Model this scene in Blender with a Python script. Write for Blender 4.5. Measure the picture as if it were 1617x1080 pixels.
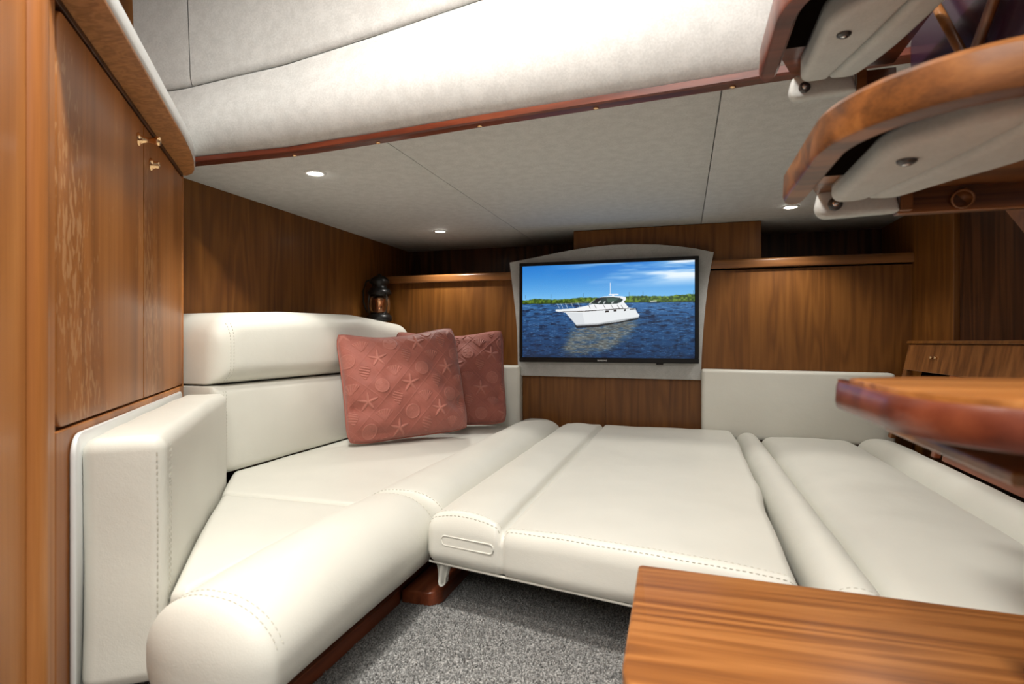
import bpy, bmesh, math, random
import numpy as np
from mathutils import Vector, noise
from mathutils.bvhtree import BVHTree

for o in list(bpy.data.objects): bpy.data.objects.remove(o)
scene = bpy.context.scene
COL = scene.collection
H = 0.5                      # height of the eye above the carpet; builders use z relative to the eye
SQ = math.sqrt

# ------------------------------------------------------------------ camera
cam_d = bpy.data.cameras.new('camera'); cam = bpy.data.objects.new('camera', cam_d); COL.objects.link(cam)
cam_d.sensor_width = 36.0; cam_d.lens = 900 * 36.0 / 1617
cam_d.clip_start = 0.02; cam_d.clip_end = 60
cam.location = (0, 0, H); cam.rotation_euler = (math.pi / 2, 0, math.atan(.30))
cam_d.dof.use_dof = True; cam_d.dof.focus_distance = 1.8; cam_d.dof.aperture_fstop = 7.0
scene.camera = cam
# ------------------------------------------------------------------ world, view
w = bpy.data.worlds.new('world'); scene.world = w; w.use_nodes = True
w.node_tree.nodes['Background'].inputs[0].default_value = (1.0, 0.98, 0.95, 1)
w.node_tree.nodes['Background'].inputs[1].default_value = 0.20
vs = scene.view_settings
vs.view_transform = 'Standard'; vs.look = 'None'; vs.gamma = 1; vs.use_curve_mapping = False
vs.exposure = 0.42

def area_light(name, loc, rot, sx, sy, power, col=(1, .95, .88)):
    l = bpy.data.lights.new(name, 'AREA'); l.shape = 'RECTANGLE'; l.size = sx; l.size_y = sy
    l.energy = power; l.color = col
    o = bpy.data.objects.new(name, l); COL.objects.link(o)
    o.location = (loc[0], loc[1], loc[2] + H); o.rotation_euler = rot
    return o
# unseen area lamp added for cabin light from behind and above the photographer
area_light('saloon_fill', (-.05, -.95, 0.95), (math.radians(60), 0, math.radians(8)), 1.2, 0.7, 11.5, (1, .97, .93))

# ------------------------------------------------------------------ materials
MATS = {}
def nt(name):
    m = bpy.data.materials.new(name); m.use_nodes = True
    t = m.node_tree; b = t.nodes['Principled BSDF']
    MATS[name] = m
    return m, t, b
def N(t, kind, **kw):
    n = t.nodes.new(kind)
    for k, v in kw.items():
        if k.startswith('i_'): n.inputs[k[2:].replace('_', ' ')].default_value = v
        else: setattr(n, k, v)
    return n
def L(t, a, b): t.links.new(a, b)
def ramp(t, fac, stops):
    r = N(t, 'ShaderNodeValToRGB'); e = r.color_ramp.elements
    while len(e) < len(stops): e.new(.5)
    for el, (p, c) in zip(e, stops):
        el.position = p; el.color = (*c, 1)
    if fac is not None: L(t, fac, r.inputs[0])
    return r
def plain(name, col, rough=.5, metal=0, coat=0, emit=None, es=0, spec=None):
    m, t, b = nt(name)
    b.inputs['Base Color'].default_value = (*col, 1); b.inputs['Roughness'].default_value = rough
    b.inputs['Metallic'].default_value = metal; b.inputs['Coat Weight'].default_value = coat
    if spec is not None: b.inputs['Specular IOR Level'].default_value = spec
    if emit: b.inputs['Emission Color'].default_value = (*emit, 1); b.inputs['Emission Strength'].default_value = es
    return m
def wood(name, dark, mid, light, axis=2, freq=9.0, rings=5.0, rough=.33, coat=.35, along=.10, fine=.45, wear=False, contrast=1.0):
    m, t, b = nt(name)
    tc = N(t, 'ShaderNodeTexCoord')
    mp = N(t, 'ShaderNodeMapping'); sc = [1, 1, 1]; sc[axis] = along; mp.inputs['Scale'].default_value = sc
    L(t, tc.outputs['Object'], mp.inputs[0])
    n1 = N(t, 'ShaderNodeTexNoise', i_Scale=freq * 2.2, i_Detail=2.0, i_Roughness=.45, i_Distortion=.25); L(t, mp.outputs[0], n1.inputs[0])
    mul = N(t, 'ShaderNodeMath', operation='MULTIPLY'); mul.inputs[1].default_value = rings * 6.283; L(t, n1.outputs[0], mul.inputs[0])
    sn = N(t, 'ShaderNodeMath', operation='SINE'); L(t, mul.outputs[0], sn.inputs[0])
    mr = N(t, 'ShaderNodeMapRange'); mr.inputs[1].default_value = -1; L(t, sn.outputs[0], mr.inputs[0])
    mp2 = N(t, 'ShaderNodeMapping'); s2 = [1, 1, 1]; s2[axis] = .018; mp2.inputs['Scale'].default_value = s2
    L(t, tc.outputs['Object'], mp2.inputs[0])
    n2 = N(t, 'ShaderNodeTexNoise', i_Scale=420.0, i_Detail=3.0, i_Roughness=.6); L(t, mp2.outputs[0], n2.inputs[0])
    n3 = N(t, 'ShaderNodeTexNoise', i_Scale=freq * 9.0, i_Detail=4.0, i_Roughness=.55); L(t, mp2.outputs[0], n3.inputs[0])
    mx = N(t, 'ShaderNodeMix'); mx.inputs[0].default_value = fine
    L(t, mr.outputs[0], mx.inputs[2]); L(t, n2.outputs[0], mx.inputs[3])
    mx2 = N(t, 'ShaderNodeMix'); mx2.inputs[0].default_value = .5
    L(t, mx.outputs[0], mx2.inputs[2]); L(t, n3.outputs[0], mx2.inputs[3])
    c = .5 * .30 * contrast
    r = ramp(t, mx2.outputs[0], [(.5 - c * 1.4, dark), (.5, mid), (.5 + c * 1.4, light)])
    col = r.outputs[0]
    if wear:   # scuffed, sun-bleached varnish flecks that follow the grain
        mp3 = N(t, 'ShaderNodeMapping'); mp3.inputs['Scale'].default_value = (1, 1, .28); L(t, tc.outputs['Object'], mp3.inputs[0])
        w1 = N(t, 'ShaderNodeTexNoise', i_Scale=130.0, i_Detail=2.0); L(t, mp3.outputs[0], w1.inputs[0])
        w2 = N(t, 'ShaderNodeTexNoise', i_Scale=5.0, i_Detail=1.0); L(t, mp3.outputs[0], w2.inputs[0])
        a = N(t, 'ShaderNodeMath', operation='MULTIPLY'); L(t, w1.outputs[0], a.inputs[0]); L(t, w2.outputs[0], a.inputs[1])
        rr = ramp(t, a.outputs[0], [(.335, (0, 0, 0)), (.375, (1, 1, 1))])
        ml = N(t, 'ShaderNodeMath', operation='MULTIPLY'); ml.inputs[1].default_value = .38; L(t, rr.outputs[0], ml.inputs[0])
        mc = N(t, 'ShaderNodeMix', data_type='RGBA'); L(t, ml.outputs[0], mc.inputs[0]); L(t, col, mc.inputs[6])
        mc.inputs[7].default_value = (.62, .36, .17, 1); col = mc.outputs[2]
    L(t, col, b.inputs['Base Color'])
    b.inputs['Roughness'].default_value = rough; b.inputs['Coat Weight'].default_value = coat; b.inputs['Coat Roughness'].default_value = .18; b.inputs['Specular IOR Level'].default_value = .32
    bp = N(t, 'ShaderNodeBump', i_Strength=.10, i_Distance=.0006); L(t, n2.outputs[0], bp.inputs['Height']); L(t, bp.outputs[0], b.inputs['Normal'])
    return m
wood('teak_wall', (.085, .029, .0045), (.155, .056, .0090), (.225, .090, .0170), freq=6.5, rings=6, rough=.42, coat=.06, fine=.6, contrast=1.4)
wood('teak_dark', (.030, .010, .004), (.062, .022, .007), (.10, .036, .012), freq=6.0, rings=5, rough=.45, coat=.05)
wood('teak_cab', (.22, .075, .016), (.38, .142, .034), (.52, .215, .062), freq=4.0, rings=3, rough=.42, coat=.06, wear=True, contrast=1.3)
wood('teak_post', (.25, .084, .019), (.41, .152, .037), (.56, .235, .066), freq=4.0, rings=3, rough=.42, coat=.08, contrast=1.2)
wood('teak_under', (.26, .105, .030), (.36, .150, .046), (.44, .195, .064), axis=0, freq=30, rings=3, rough=.5, coat=.05, along=.6)
wood('teak_step', (.16, .052, .012), (.30, .108, .024), (.44, .180, .048), axis=0, freq=8.0, rings=7, rough=.38, coat=.12, along=.06, fine=.55)
wood('teak_tread', (.075, .026, .007), (.19, .066, .016), (.30, .115, .03), axis=0, freq=8, rings=4, rough=.36, coat=.2)
wood('teak_frame', (.11, .040, .011), (.185, .070, .019), (.26, .105, .030), axis=2, freq=9, rings=3, rough=.4, coat=.05)
wood('teak_shelf', (.12, .045, .013), (.20, .078, .022), (.28, .115, .034), axis=0, freq=8, rings=3, rough=.35, coat=.3)
wood('cherry', (.070, .013, .005), (.125, .025, .010), (.18, .042, .017), axis=0, freq=8, rings=3, rough=.35, coat=.35)
wood('cherry_y', (.11, .026, .010), (.19, .046, .017), (.27, .075, .028), axis=1, freq=8, rings=3, rough=.3, coat=.45)

def leather(name, col, bump=.25):
    m, t, b = nt(name)
    tc = N(t, 'ShaderNodeTexCoord')
    n1 = N(t, 'ShaderNodeTexNoise', i_Scale=5.0, i_Detail=3.0); L(t, tc.outputs['Object'], n1.inputs[0])
    r = ramp(t, n1.outputs[0], [(.3, tuple(c * .93 for c in col)), (.7, col)])
    L(t, r.outputs[0], b.inputs['Base Color'])
    v = N(t, 'ShaderNodeTexVoronoi', i_Scale=520.0); L(t, tc.outputs['Object'], v.inputs[0])
    n2 = N(t, 'ShaderNodeTexNoise', i_Scale=22.0, i_Detail=5.0, i_Roughness=.6); L(t, tc.outputs['Object'], n2.inputs[0])
    b1 = N(t, 'ShaderNodeBump', i_Strength=bump * .5, i_Distance=.0006); L(t, v.outputs['Distance'], b1.inputs['Height'])
    b2 = N(t, 'ShaderNodeBump', i_Strength=bump, i_Distance=.003); L(t, n2.outputs[0], b2.inputs['Height']); L(t, b1.outputs[0], b2.inputs['Normal'])
    L(t, b2.outputs[0], b.inputs['Normal'])
    b.inputs['Roughness'].default_value = .42; b.inputs['Specular IOR Level'].default_value = .35
    return m
leather('leather', (.70, .695, .625))
plain('thread', (.53, .515, .445), .8)
def fabric(name, col, sc=260, mott=.08):
    m, t, b = nt(name)
    tc = N(t, 'ShaderNodeTexCoord')
    n1 = N(t, 'ShaderNodeTexNoise', i_Scale=float(sc), i_Detail=2.0); L(t, tc.outputs['Object'], n1.inputs[0])
    n3 = N(t, 'ShaderNodeTexNoise', i_Scale=38.0, i_Detail=4.0); L(t, tc.outputs['Object'], n3.inputs[0])
    ad = N(t, 'ShaderNodeMath', operation='ADD'); L(t, n1.outputs[0], ad.inputs[0]); L(t, n3.outputs[0], ad.inputs[1])
    r = ramp(t, ad.outputs[0], [(.8 / 2, tuple(c * (1 - mott) for c in col)), (1.2 / 2, tuple(c * (1 + mott) for c in col))])
    hv = N(t, 'ShaderNodeMath', operation='MULTIPLY'); hv.inputs[1].default_value = .5; L(t, ad.outputs[0], hv.inputs[0]); L(t, hv.outputs[0], r.inputs[0])
    L(t, r.outputs[0], b.inputs['Base Color'])
    bp = N(t, 'ShaderNodeBump', i_Strength=.25, i_Distance=.001); L(t, n1.outputs[0], bp.inputs['Height']); L(t, bp.outputs[0], b.inputs['Normal'])
    b.inputs['Roughness'].default_value = .8; b.inputs['Specular IOR Level'].default_value = .25
    return m
fabric('headliner', (.525, .53, .515)); fabric('surround_fabric', (.42, .42, .405)); fabric('tread_pad', (.56, .58, .56), mott=.04)
fabric('pillow_fabric', (.285, .090, .066), 420, .08)
def pillow_mat():
    t = MATS['pillow_fabric'].node_tree; b = t.nodes['Principled BSDF']; src = b.inputs['Base Color'].links[0].from_socket
    a = N(t, 'ShaderNodeVertexColor', layer_name='weave_sheen'); mc = N(t, 'ShaderNodeMix', data_type='RGBA')
    L(t, a.outputs[0], mc.inputs[0]); L(t, src, mc.inputs[6]); mc.inputs[7].default_value = (.42, .165, .125, 1); L(t, mc.outputs[2], b.inputs['Base Color'])  # paler woven tone on raised motifs, with the fabric's sheen painted in
pillow_mat()
MATS['pillow_fabric'].node_tree.nodes['Principled BSDF'].inputs['Sheen Weight'].default_value = .2
MATS['pillow_fabric'].node_tree.nodes['Principled BSDF'].inputs['Roughness'].default_value = .62
plain('pillow_piping', (.29, .088, .062), .7)
plain('solid_white', (.78, .80, .79), .25, coat=.3)
plain('brass', (.83, .55, .30), .22, 1.0); plain('copper', (.80, .42, .22), .18, 1.0)
plain('chrome', (.75, .75, .75), .25, 1.0); plain('bolt_dark', (.10, .10, .10), .35, .8)
plain('black_iron', (.006, .006, .006), .35); plain('black_gloss', (.004, .003, .003), .35, spec=.25)
plain('dark_gap', (.006, .004, .003), .9, spec=0.0); plain('smoked_panel', (.030, .011, .026), .22, spec=.25)
plain('lamp_glass', (1, .98, .95), .4, emit=(1, .96, .88), es=25.0); plain('lamp_ring', (.75, .75, .73), .3)
plain('white_print', (.7, .7, .7), .5)
def glass():
    m, t, b = nt('glass'); b.inputs['Transmission Weight'].default_value = 1; b.inputs['Roughness'].default_value = .03; b.inputs['IOR'].default_value = 1.3
    b.inputs['Base Color'].default_value = (.85, .8, .75, 1)
glass()
def carpet():
    m, t, b = nt('carpet')
    tc = N(t, 'ShaderNodeTexCoord')
    n = N(t, 'ShaderNodeTexNoise', i_Scale=330.0, i_Detail=3.0); L(t, tc.outputs['Object'], n.inputs[0])
    r = ramp(t, n.outputs[0], [(.35, (.10, .10, .098)), (.5, (.27, .27, .262)), (.66, (.54, .54, .52))])
    L(t, r.outputs[0], b.inputs['Base Color']); b.inputs['Roughness'].default_value = .95; b.inputs['Specular IOR Level'].default_value = .1
    bp = N(t, 'ShaderNodeBump', i_Strength=.8, i_Distance=.004); L(t, n.outputs[0], bp.inputs['Height']); L(t, bp.outputs[0], b.inputs['Normal'])
carpet()
def screen():
    m, t, b = nt('screen_picture')
    a = N(t, 'ShaderNodeVertexColor', layer_name='picture')
    b.inputs['Base Color'].default_value = (.01, .01, .01, 1); b.inputs['Roughness'].default_value = .2
    L(t, a.outputs[0], b.inputs['Emission Color']); b.inputs['Emission Strength'].default_value = .8
screen()

# ------------------------------------------------------------------ builders
def empty(name, base, label=None, cat=None, group=None, kind=None):
    o = bpy.data.objects.new(name, None); COL.objects.link(o); o.empty_display_size = .05
    o.location = (base[0], base[1], base[2] + H)
    tag(o, label, cat, group, kind); return o
def tag(o, label=None, cat=None, group=None, kind=None):
    if label: o['label'] = label
    if cat: o['category'] = cat
    if group: o['group'] = group
    if kind: o['kind'] = kind
    return o
def wloc(o):
    v = Vector(o.location)
    while o.parent: o = o.parent; v += o.location
    return v
def mk(name, verts, faces, mat, parent=None, smooth=False, kind=None):
    """one mesh object; verts in eye-relative world space, origin put at the base centre"""
    V = np.array(verts, dtype=float); V[:, 2] += H
    c = (V.min(0) + V.max(0)) / 2; c[2] = V[:, 2].min()
    me = bpy.data.meshes.new(name); me.from_pydata((V - c).tolist(), [], faces); me.update()
    o = bpy.data.objects.new(name, me); COL.objects.link(o)
    me.materials.append(MATS[mat])
    if smooth:
        me.polygons.foreach_set('use_smooth', [True] * len(me.polygons))
    if parent:
        o.parent = parent; o.location = Vector(c) - wloc(parent)
    else: o.location = c
    if kind: o['kind'] = kind
    return o
def sharp(o, deg=35):
    o.data.set_sharp_from_angle(angle=math.radians(deg)); return o
def bm_out(bm):
    bm.normal_update(); bm.verts.ensure_lookup_table()
    vs_ = [tuple(v.co) for v in bm.verts]
    for i, v in enumerate(bm.verts): v.index = i
    fs = [[v.index for v in f.verts] for f in bm.faces]
    bm.free(); return vs_, fs
def box(name, x0, x1, y0, y1, z0, z1, mat, parent=None, bev=.002, seg=2, kind=None, f=None):
    bm = bmesh.new(); bmesh.ops.create_cube(bm, size=1)
    for v in bm.verts:
        v.co = Vector((x0 + (v.co.x + .5) * (x1 - x0), y0 + (v.co.y + .5) * (y1 - y0), z0 + (v.co.z + .5) * (z1 - z0)))
    if bev: bmesh.ops.bevel(bm, geom=bm.edges[:], offset=bev, segments=seg, affect='EDGES', profile=.5)
    if f:
        for v in bm.verts: v.co = Vector(f(*v.co))
    vv, ff = bm_out(bm)
    return mk(name, vv, ff, mat, parent, kind=kind)
def prism(name, pts, e, mat, parent=None, bev=0, seg=2, smooth=False, kind=None, bottom=True):
    """polygon of 3-D points (planar) pushed along vector e"""
    bm = bmesh.new(); e = Vector(e)
    a = [bm.verts.new(Vector(p)) for p in pts]; b = [bm.verts.new(Vector(p) + e) for p in pts]
    n = len(pts)
    fa = bm.faces.new(a); fb = bm.faces.new(b[::-1])
    for i in range(n): bm.faces.new((a[i], b[i], b[(i + 1) % n], a[(i + 1) % n]))
    bmesh.ops.recalc_face_normals(bm, faces=bm.faces[:])
    if bev:
        bm.normal_update()
        ed = [x for x in bm.edges if (x.verts[0] in a) == (x.verts[1] in a) and ((x.verts[0] in a) or (x.verts[0] in b))]
        bmesh.ops.bevel(bm, geom=ed, offset=bev, segments=seg, affect='EDGES', profile=.5)
    vv, ff = bm_out(bm)
    return sharp(mk(name, vv, ff, mat, parent, smooth=True, kind=kind))
def tube(name, pts, r, mat, parent=None, n=8, kind=None, closed=False):
    pts = [Vector(p) for p in pts]; V = []; Fc = []; m = len(pts)
    for i, p in enumerate(pts):
        a = pts[(i - 1) % m] if closed or i > 0 else p; b = pts[(i + 1) % m] if closed or i < m - 1 else p
        t = (b - a).normalized(); up = Vector((0, 0, 1)) if abs(t.z) < .95 else Vector((1, 0, 0))
        s = t.cross(up).normalized(); u = s.cross(t)
        rr = r[i] if isinstance(r, (list, tuple)) else r
        for k in range(n):
            an = 2 * math.pi * k / n; V.append(p + s * math.cos(an) * rr + u * math.sin(an) * rr)
    for i in range(m if closed else m - 1):
        for k in range(n):
            Fc.append([i * n + k, i * n + (k + 1) % n, ((i + 1) % m) * n + (k + 1) % n, ((i + 1) % m) * n + k])
    if not closed: Fc.append(list(range(n))[::-1]); Fc.append([(m - 1) * n + k for k in range(n)])
    return mk(name, V, Fc, mat, parent, smooth=True, kind=kind)
def lathe(name, prof, org, axis, mat, parent=None, n=20, smooth=True):
    """prof: (radius, distance along axis)"""
    ax = Vector(axis).normalized(); up = Vector((0, 0, 1)) if abs(ax.z) < .9 else Vector((1, 0, 0))
    s = ax.cross(up).normalized(); u = s.cross(ax); V = []; Fc = []
    for r, h in prof:
        for k in range(n):
            an = 2 * math.pi * k / n; V.append(Vector(org) + ax * h + (s * math.cos(an) + u * math.sin(an)) * max(r, 1e-5))
    for i in range(len(prof) - 1):
        for k in range(n): Fc.append([i * n + k, i * n + (k + 1) % n, (i + 1) * n + (k + 1) % n, (i + 1) * n + k])
    Fc.append(list(range(n))[::-1]); Fc.append([(len(prof) - 1) * n + k for k in range(n)])
    return mk(name, V, Fc, mat, parent, smooth=smooth)
def rounded(poly, rads, seg=6):
    """round the corners of a 2-D polygon"""
    out = []; n = len(poly)
    for i in range(n):
        p = Vector(poly[i]); a = Vector(poly[i - 1]); b = Vector(poly[(i + 1) % n])
        r = rads[i] if isinstance(rads, (list, tuple)) else rads
        if r <= 1e-5: out.append(tuple(p)); continue
        da = (a - p); db = (b - p); la = da.length; lb = db.length; da.normalize(); db.normalize()
        ang = da.angle(db); d = min(r / math.tan(ang / 2), la * .49, lb * .49); rr = d * math.tan(ang / 2)
        c = p + (da + db).normalized() * (rr / math.sin(ang / 2))
        s0 = p + da * d - c; s1 = p + db * d - c
        a0 = math.atan2(s0.y, s0.x); a1 = math.atan2(s1.y, s1.x); dd = (a1 - a0 + math.pi) % (2 * math.pi) - math.pi
        for k in range(seg + 1):
            an = a0 + dd * k / seg; out.append((c.x + rr * math.cos(an), c.y + rr * math.sin(an)))
    return out
def wob(p, s, amp):
    return amp * noise.noise(Vector((p[0] * s, p[1] * s, p[2] * s)))
def soft(name, x0, x1, y0, y1, z0, z1, r, mat='leather', parent=None, crown=(0, 2, 2), f=None, n=(18, 24, 6), wr=.0012, rn=5):
    """padded block with rounded edges; r=(rx,ry,rz); crown=(height, power across x, power across y); f maps points"""
    h = [(x1 - x0) / 2, (y1 - y0) / 2, (z1 - z0) / 2]; c = [(x0 + x1) / 2, (y0 + y1) / 2, (z0 + z1) / 2]
    r = [min(r[i], h[i] * .98) for i in range(3)]
    ax = []
    for i in range(3):
        e = [r[i] * math.tan(math.pi / 4 * k / rn) for k in range(rn + 1)]
        inner = [-(h[i] - r[i]) + 2 * (h[i] - r[i]) * k / n[i] for k in range(n[i] + 1)]
        ax.append([-(h[i] - r[i]) - q for q in e[::-1]][:-1] + inner + [(h[i] - r[i]) + q for q in e][1:])
    idx = {}; V = []; Fc = []
    def vert(i, j, k):
        key = (i, j, k)
        if key in idx: return idx[key]
        p = [ax[0][i], ax[1][j], ax[2][k]]
        q = [max(-(h[a] - r[a]), min(h[a] - r[a], p[a])) for a in range(3)]
        d = [(p[a] - q[a]) / r[a] for a in range(3)]; l = SQ(sum(x * x for x in d)) or 1
        o = [q[a] + d[a] / l * r[a] for a in range(3)]
        u = o[0] / h[0]; v = o[1] / h[1]; tz = (o[2] / h[2] + 1) / 2
        o[2] += crown[0] * max(0, 1 - abs(u) ** crown[1]) * max(0, 1 - abs(v) ** crown[2]) * tz
        o = [o[a] + c[a] for a in range(3)]
        if wr:
            o[2] += wob(o, 9, wr) + wob(o, 26, wr * .45); o[0] += wob((o[1], o[2], o[0]), 11, wr * .8); o[1] += wob((o[2], o[0], o[1]), 11, wr * .8)
        if f: o = f(*o)
        idx[key] = len(V); V.append(o); return idx[key]
    nx, ny, nz = (len(a) - 1 for a in ax)
    for i in range(nx):
        for j in range(ny):
            Fc.append([vert(i, j, nz), vert(i + 1, j, nz), vert(i + 1, j + 1, nz), vert(i, j + 1, nz)])
            Fc.append([vert(i, j, 0), vert(i, j + 1, 0), vert(i + 1, j + 1, 0), vert(i + 1, j, 0)])
    for i in range(nx):
        for k in range(nz):
            Fc.append([vert(i, 0, k), vert(i + 1, 0, k), vert(i + 1, 0, k + 1), vert(i, 0, k + 1)])
            Fc.append([vert(i, ny, k), vert(i, ny, k + 1), vert(i + 1, ny, k + 1), vert(i + 1, ny, k)])
    for j in range(ny):
        for k in range(nz):
            Fc.append([vert(0, j, k), vert(0, j, k + 1), vert(0, j + 1, k + 1), vert(0, j + 1, k)])
            Fc.append([vert(nx, j, k), vert(nx, j + 1, k), vert(nx, j + 1, k + 1), vert(nx, j, k + 1)])
    return mk(name, V, Fc, mat, parent, smooth=True)
def pad(name, outline, org, a, b, e, thick, fil, mat='leather', parent=None, crown=0, wr=.001, rings=26):
    """padded panel: 2-D outline in axes a,b at org, pushed along e, front edge rounded by fil, front crowned"""
    org, a, b, e = Vector(org), Vector(a), Vector(b), Vector(e)
    P0 = [Vector(p) for p in outline]; P = []
    for i in range(len(P0)):
        q = P0[(i + 1) % len(P0)]; m_ = max(1, int(math.ceil((q - P0[i]).length / .012)))
        P += [P0[i].lerp(q, k / m_) for k in range(m_)]
    n = len(P)
    area = sum(P[i].x * P[(i + 1) % n].y - P[(i + 1) % n].x * P[i].y for i in range(n))
    if area < 0: P = P[::-1]
    PA = np.array([tuple(p) for p in P]); PB = np.roll(PA, -1, 0); lo = PA.min(0); hi = PA.max(0); mid = (lo + hi) / 2; hf = (hi - lo) / 2
    wgt = np.linalg.norm(PB - PA, axis=1); c = Vector(tuple(((PA + PB) / 2 * wgt[:, None]).sum(0) / wgt.sum()))
    def height(p):
        q = np.array((p.x, p.y)); ab = PB - PA; t_ = np.clip(((q - PA) * ab).sum(1) / np.maximum((ab * ab).sum(1), 1e-12), 0, 1)
        dd = float(np.sqrt((((PA + ab * t_[:, None]) - q) ** 2).sum(1).min()))
        h_ = thick if dd >= fil else thick - fil + SQ(max(0, fil * fil - (fil - dd) ** 2))
        u_, v_ = (q - mid) / hf
        return h_ + crown * max(0, 1 - u_ * u_) * max(0, 1 - v_ * v_)
    V = []; Fc = []; rows = []
    def row(pts, hs):
        rows.append(len(V))
        for p, hh in zip(pts, hs):
            w_ = org + a * p.x + b * p.y; V.append(w_ + e * (hh + wob(w_, 10, wr)))
    row(P, [0] * n)
    row(P, [(thick - fil) * .5] * n)
    row(P, [thick - fil] * n)
    for k in range(1, rings):
        s_ = 1 - (k / rings) ** 1.9; pts = [c + (q - c) * s_ for q in P]; row(pts, [height(p) for p in pts])
    for r0, r1 in zip(rows[:-1], rows[1:]):
        for i in range(n): Fc.append([r0 + i, r0 + (i + 1) % n, r1 + (i + 1) % n, r1 + i])
    V.append(org + a * c.x + b * c.y + e * height(c)); ci = len(V) - 1
    for i in range(n): Fc.append([rows[-1] + i, rows[-1] + (i + 1) % n, ci])
    Fc.append([rows[0] + i for i in range(n)][::-1])
    if a.cross(b).dot(e) < 0: Fc = [f_[::-1] for f_ in Fc]
    return mk(name, V, Fc, mat, parent, smooth=True)
def bvh(o):
    off = wloc(o); me = o.data
    return BVHTree.FromPolygons([v.co + off for v in me.vertices], [list(p.vertices) for p in me.polygons])
def stitches(o, paths, direction, parent=None, dash=.0052, gap=.0034, rad=.0011, mat='thread'):
    """runs of thread dashes laid on the surface of o by casting along direction"""
    tree = bvh(o); d = Vector(direction).normalized(); V = []; Fc = []
    for path in paths:
        pts = []
        for p in path:
            p = Vector((p[0], p[1], p[2] + H)); hit = tree.ray_cast(p - d * .3, d)
            if hit[0] is not None and abs(hit[1].dot(d)) > .12: pts.append((hit[0], hit[1]))
        if len(pts) < 2: continue
        s = [0]
        for i in range(1, len(pts)): s.append(s[-1] + (pts[i][0] - pts[i - 1][0]).length)
        def at(q):
            for i in range(1, len(s)):
                if s[i] >= q:
                    k = (q - s[i - 1]) / max(1e-9, s[i] - s[i - 1]); return pts[i - 1][0].lerp(pts[i][0], k), pts[i][1]
            return pts[-1]
        q = 0
        while q + dash < s[-1]:
            A, na = at(q); B, nb = at(q + dash); t = (B - A)
            if t.length > 1e-6 and t.length < dash * 2:
                t.normalize(); nn = na if na.dot(d) < 0 else -na; sd = t.cross(nn).normalized()
                i0 = len(V)
                for P_, k in ((A, .5), ((A + B) / 2, 1), (B, .5)):
                    for (x, y) in ((-1, -.3), (0, 1), (1, -.3)): V.append(P_ + sd * x * rad * (.6 + .4 * k) + nn * rad * (.2 + y * k))
                for a_ in (0, 3):
                    for k in range(3): Fc.append([i0 + a_ + k, i0 + a_ + (k + 1) % 3, i0 + a_ + 3 + (k + 1) % 3, i0 + a_ + 3 + k])
            q += dash + gap
    if not V: return None
    for v in V: v.z -= H
    return mk('stitching', V, Fc, mat, parent or o, smooth=False, kind='stuff')
def seg(p, q, n=60): return [tuple(Vector(p).lerp(Vector(q), i / n)) for i in range(n + 1)]

# ------------------------------------------------------------------ the shell
fl = box('floor', -1.5, 1.1, -1.3, 2.75, -.56, -.5, 'carpet', bev=0); tag(fl, kind='structure')
rng = random.Random(3)
V = []; Fc = []
for k in range(42000):                                   # looped pile where the carpet can be seen
    x = rng.uniform(-.60, .02); y = rng.uniform(.35, 1.75) if k % 3 == 0 else rng.uniform(.35, 1.12)
    r_ = rng.uniform(.0011, .0021); h_ = rng.uniform(.0025, .0062); a0 = rng.uniform(0, 6.28); dx = rng.uniform(-.0022, .0022); dy = rng.uniform(-.0022, .0022)
    i0 = len(V)
    for q in range(3): V.append((x + r_ * math.cos(a0 + q * 2.094), y + r_ * math.sin(a0 + q * 2.094), -.501))
    V.append((x + dx, y + dy, -.5 + h_))
    Fc += [(i0, i0 + 1, i0 + 3), (i0 + 1, i0 + 2, i0 + 3), (i0 + 2, i0, i0 + 3)]
mk('carpet_pile', V, Fc, 'carpet', fl, kind='stuff')

WL = -1.33
wl = box('wall_left', WL - .05, WL, -.5, 2.75, -.5, 1.12, 'teak_wall', bev=0); tag(wl, kind='structure')
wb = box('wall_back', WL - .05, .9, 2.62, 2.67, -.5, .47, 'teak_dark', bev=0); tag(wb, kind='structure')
wr_ = empty('wall_right', (.86, 1.6, -.5), kind='structure')
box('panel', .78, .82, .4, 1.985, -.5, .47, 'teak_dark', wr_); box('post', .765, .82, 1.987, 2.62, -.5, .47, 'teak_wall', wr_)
# low bulkhead under the shelves, veneer panels side by side
bh = empty('wall_bulkhead', (-.3, 2.31, -.5), kind='structure')
for x0, x1, z1 in ((WL, -.300, .262), (-.2995, .765, .272)):
    box('panel', x0, x1, 2.30, 2.32, -.5, z1, 'teak_wall', bh, bev=.0012)
box('panel', -.43, .281, 2.312, 2.36, .30, .455, 'teak_wall', bh, bev=.003)
box('cheek', .262, .281, 2.36, 2.60, .30, .455, 'teak_wall', bh, bev=.002)
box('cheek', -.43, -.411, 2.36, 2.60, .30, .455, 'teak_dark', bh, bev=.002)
def shelf(x0, x1, zt, label):
    s = empty('shelf', ((x0 + x1) / 2, 2.4, zt - .03), label, 'shelf')
    box('board', x0, x1, 2.30, 2.61, zt - .028, zt - .010, 'teak_shelf', s)
    lip = rounded([(2.281, zt - .034), (2.302, zt - .034), (2.302, zt), (2.281, zt)], [.004, .002, .009, .009], 4)
    prism('lip', [(x0, y, z) for y, z in lip], (x1 - x0, 0, 0), 'teak_shelf', s)
shelf(WL + .001, -.66, .294, 'teak shelf with raised front lip above the corner behind the pillows')
shelf(.09, .764, .311, 'teak shelf with raised front lip above the white headboard pad')

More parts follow.
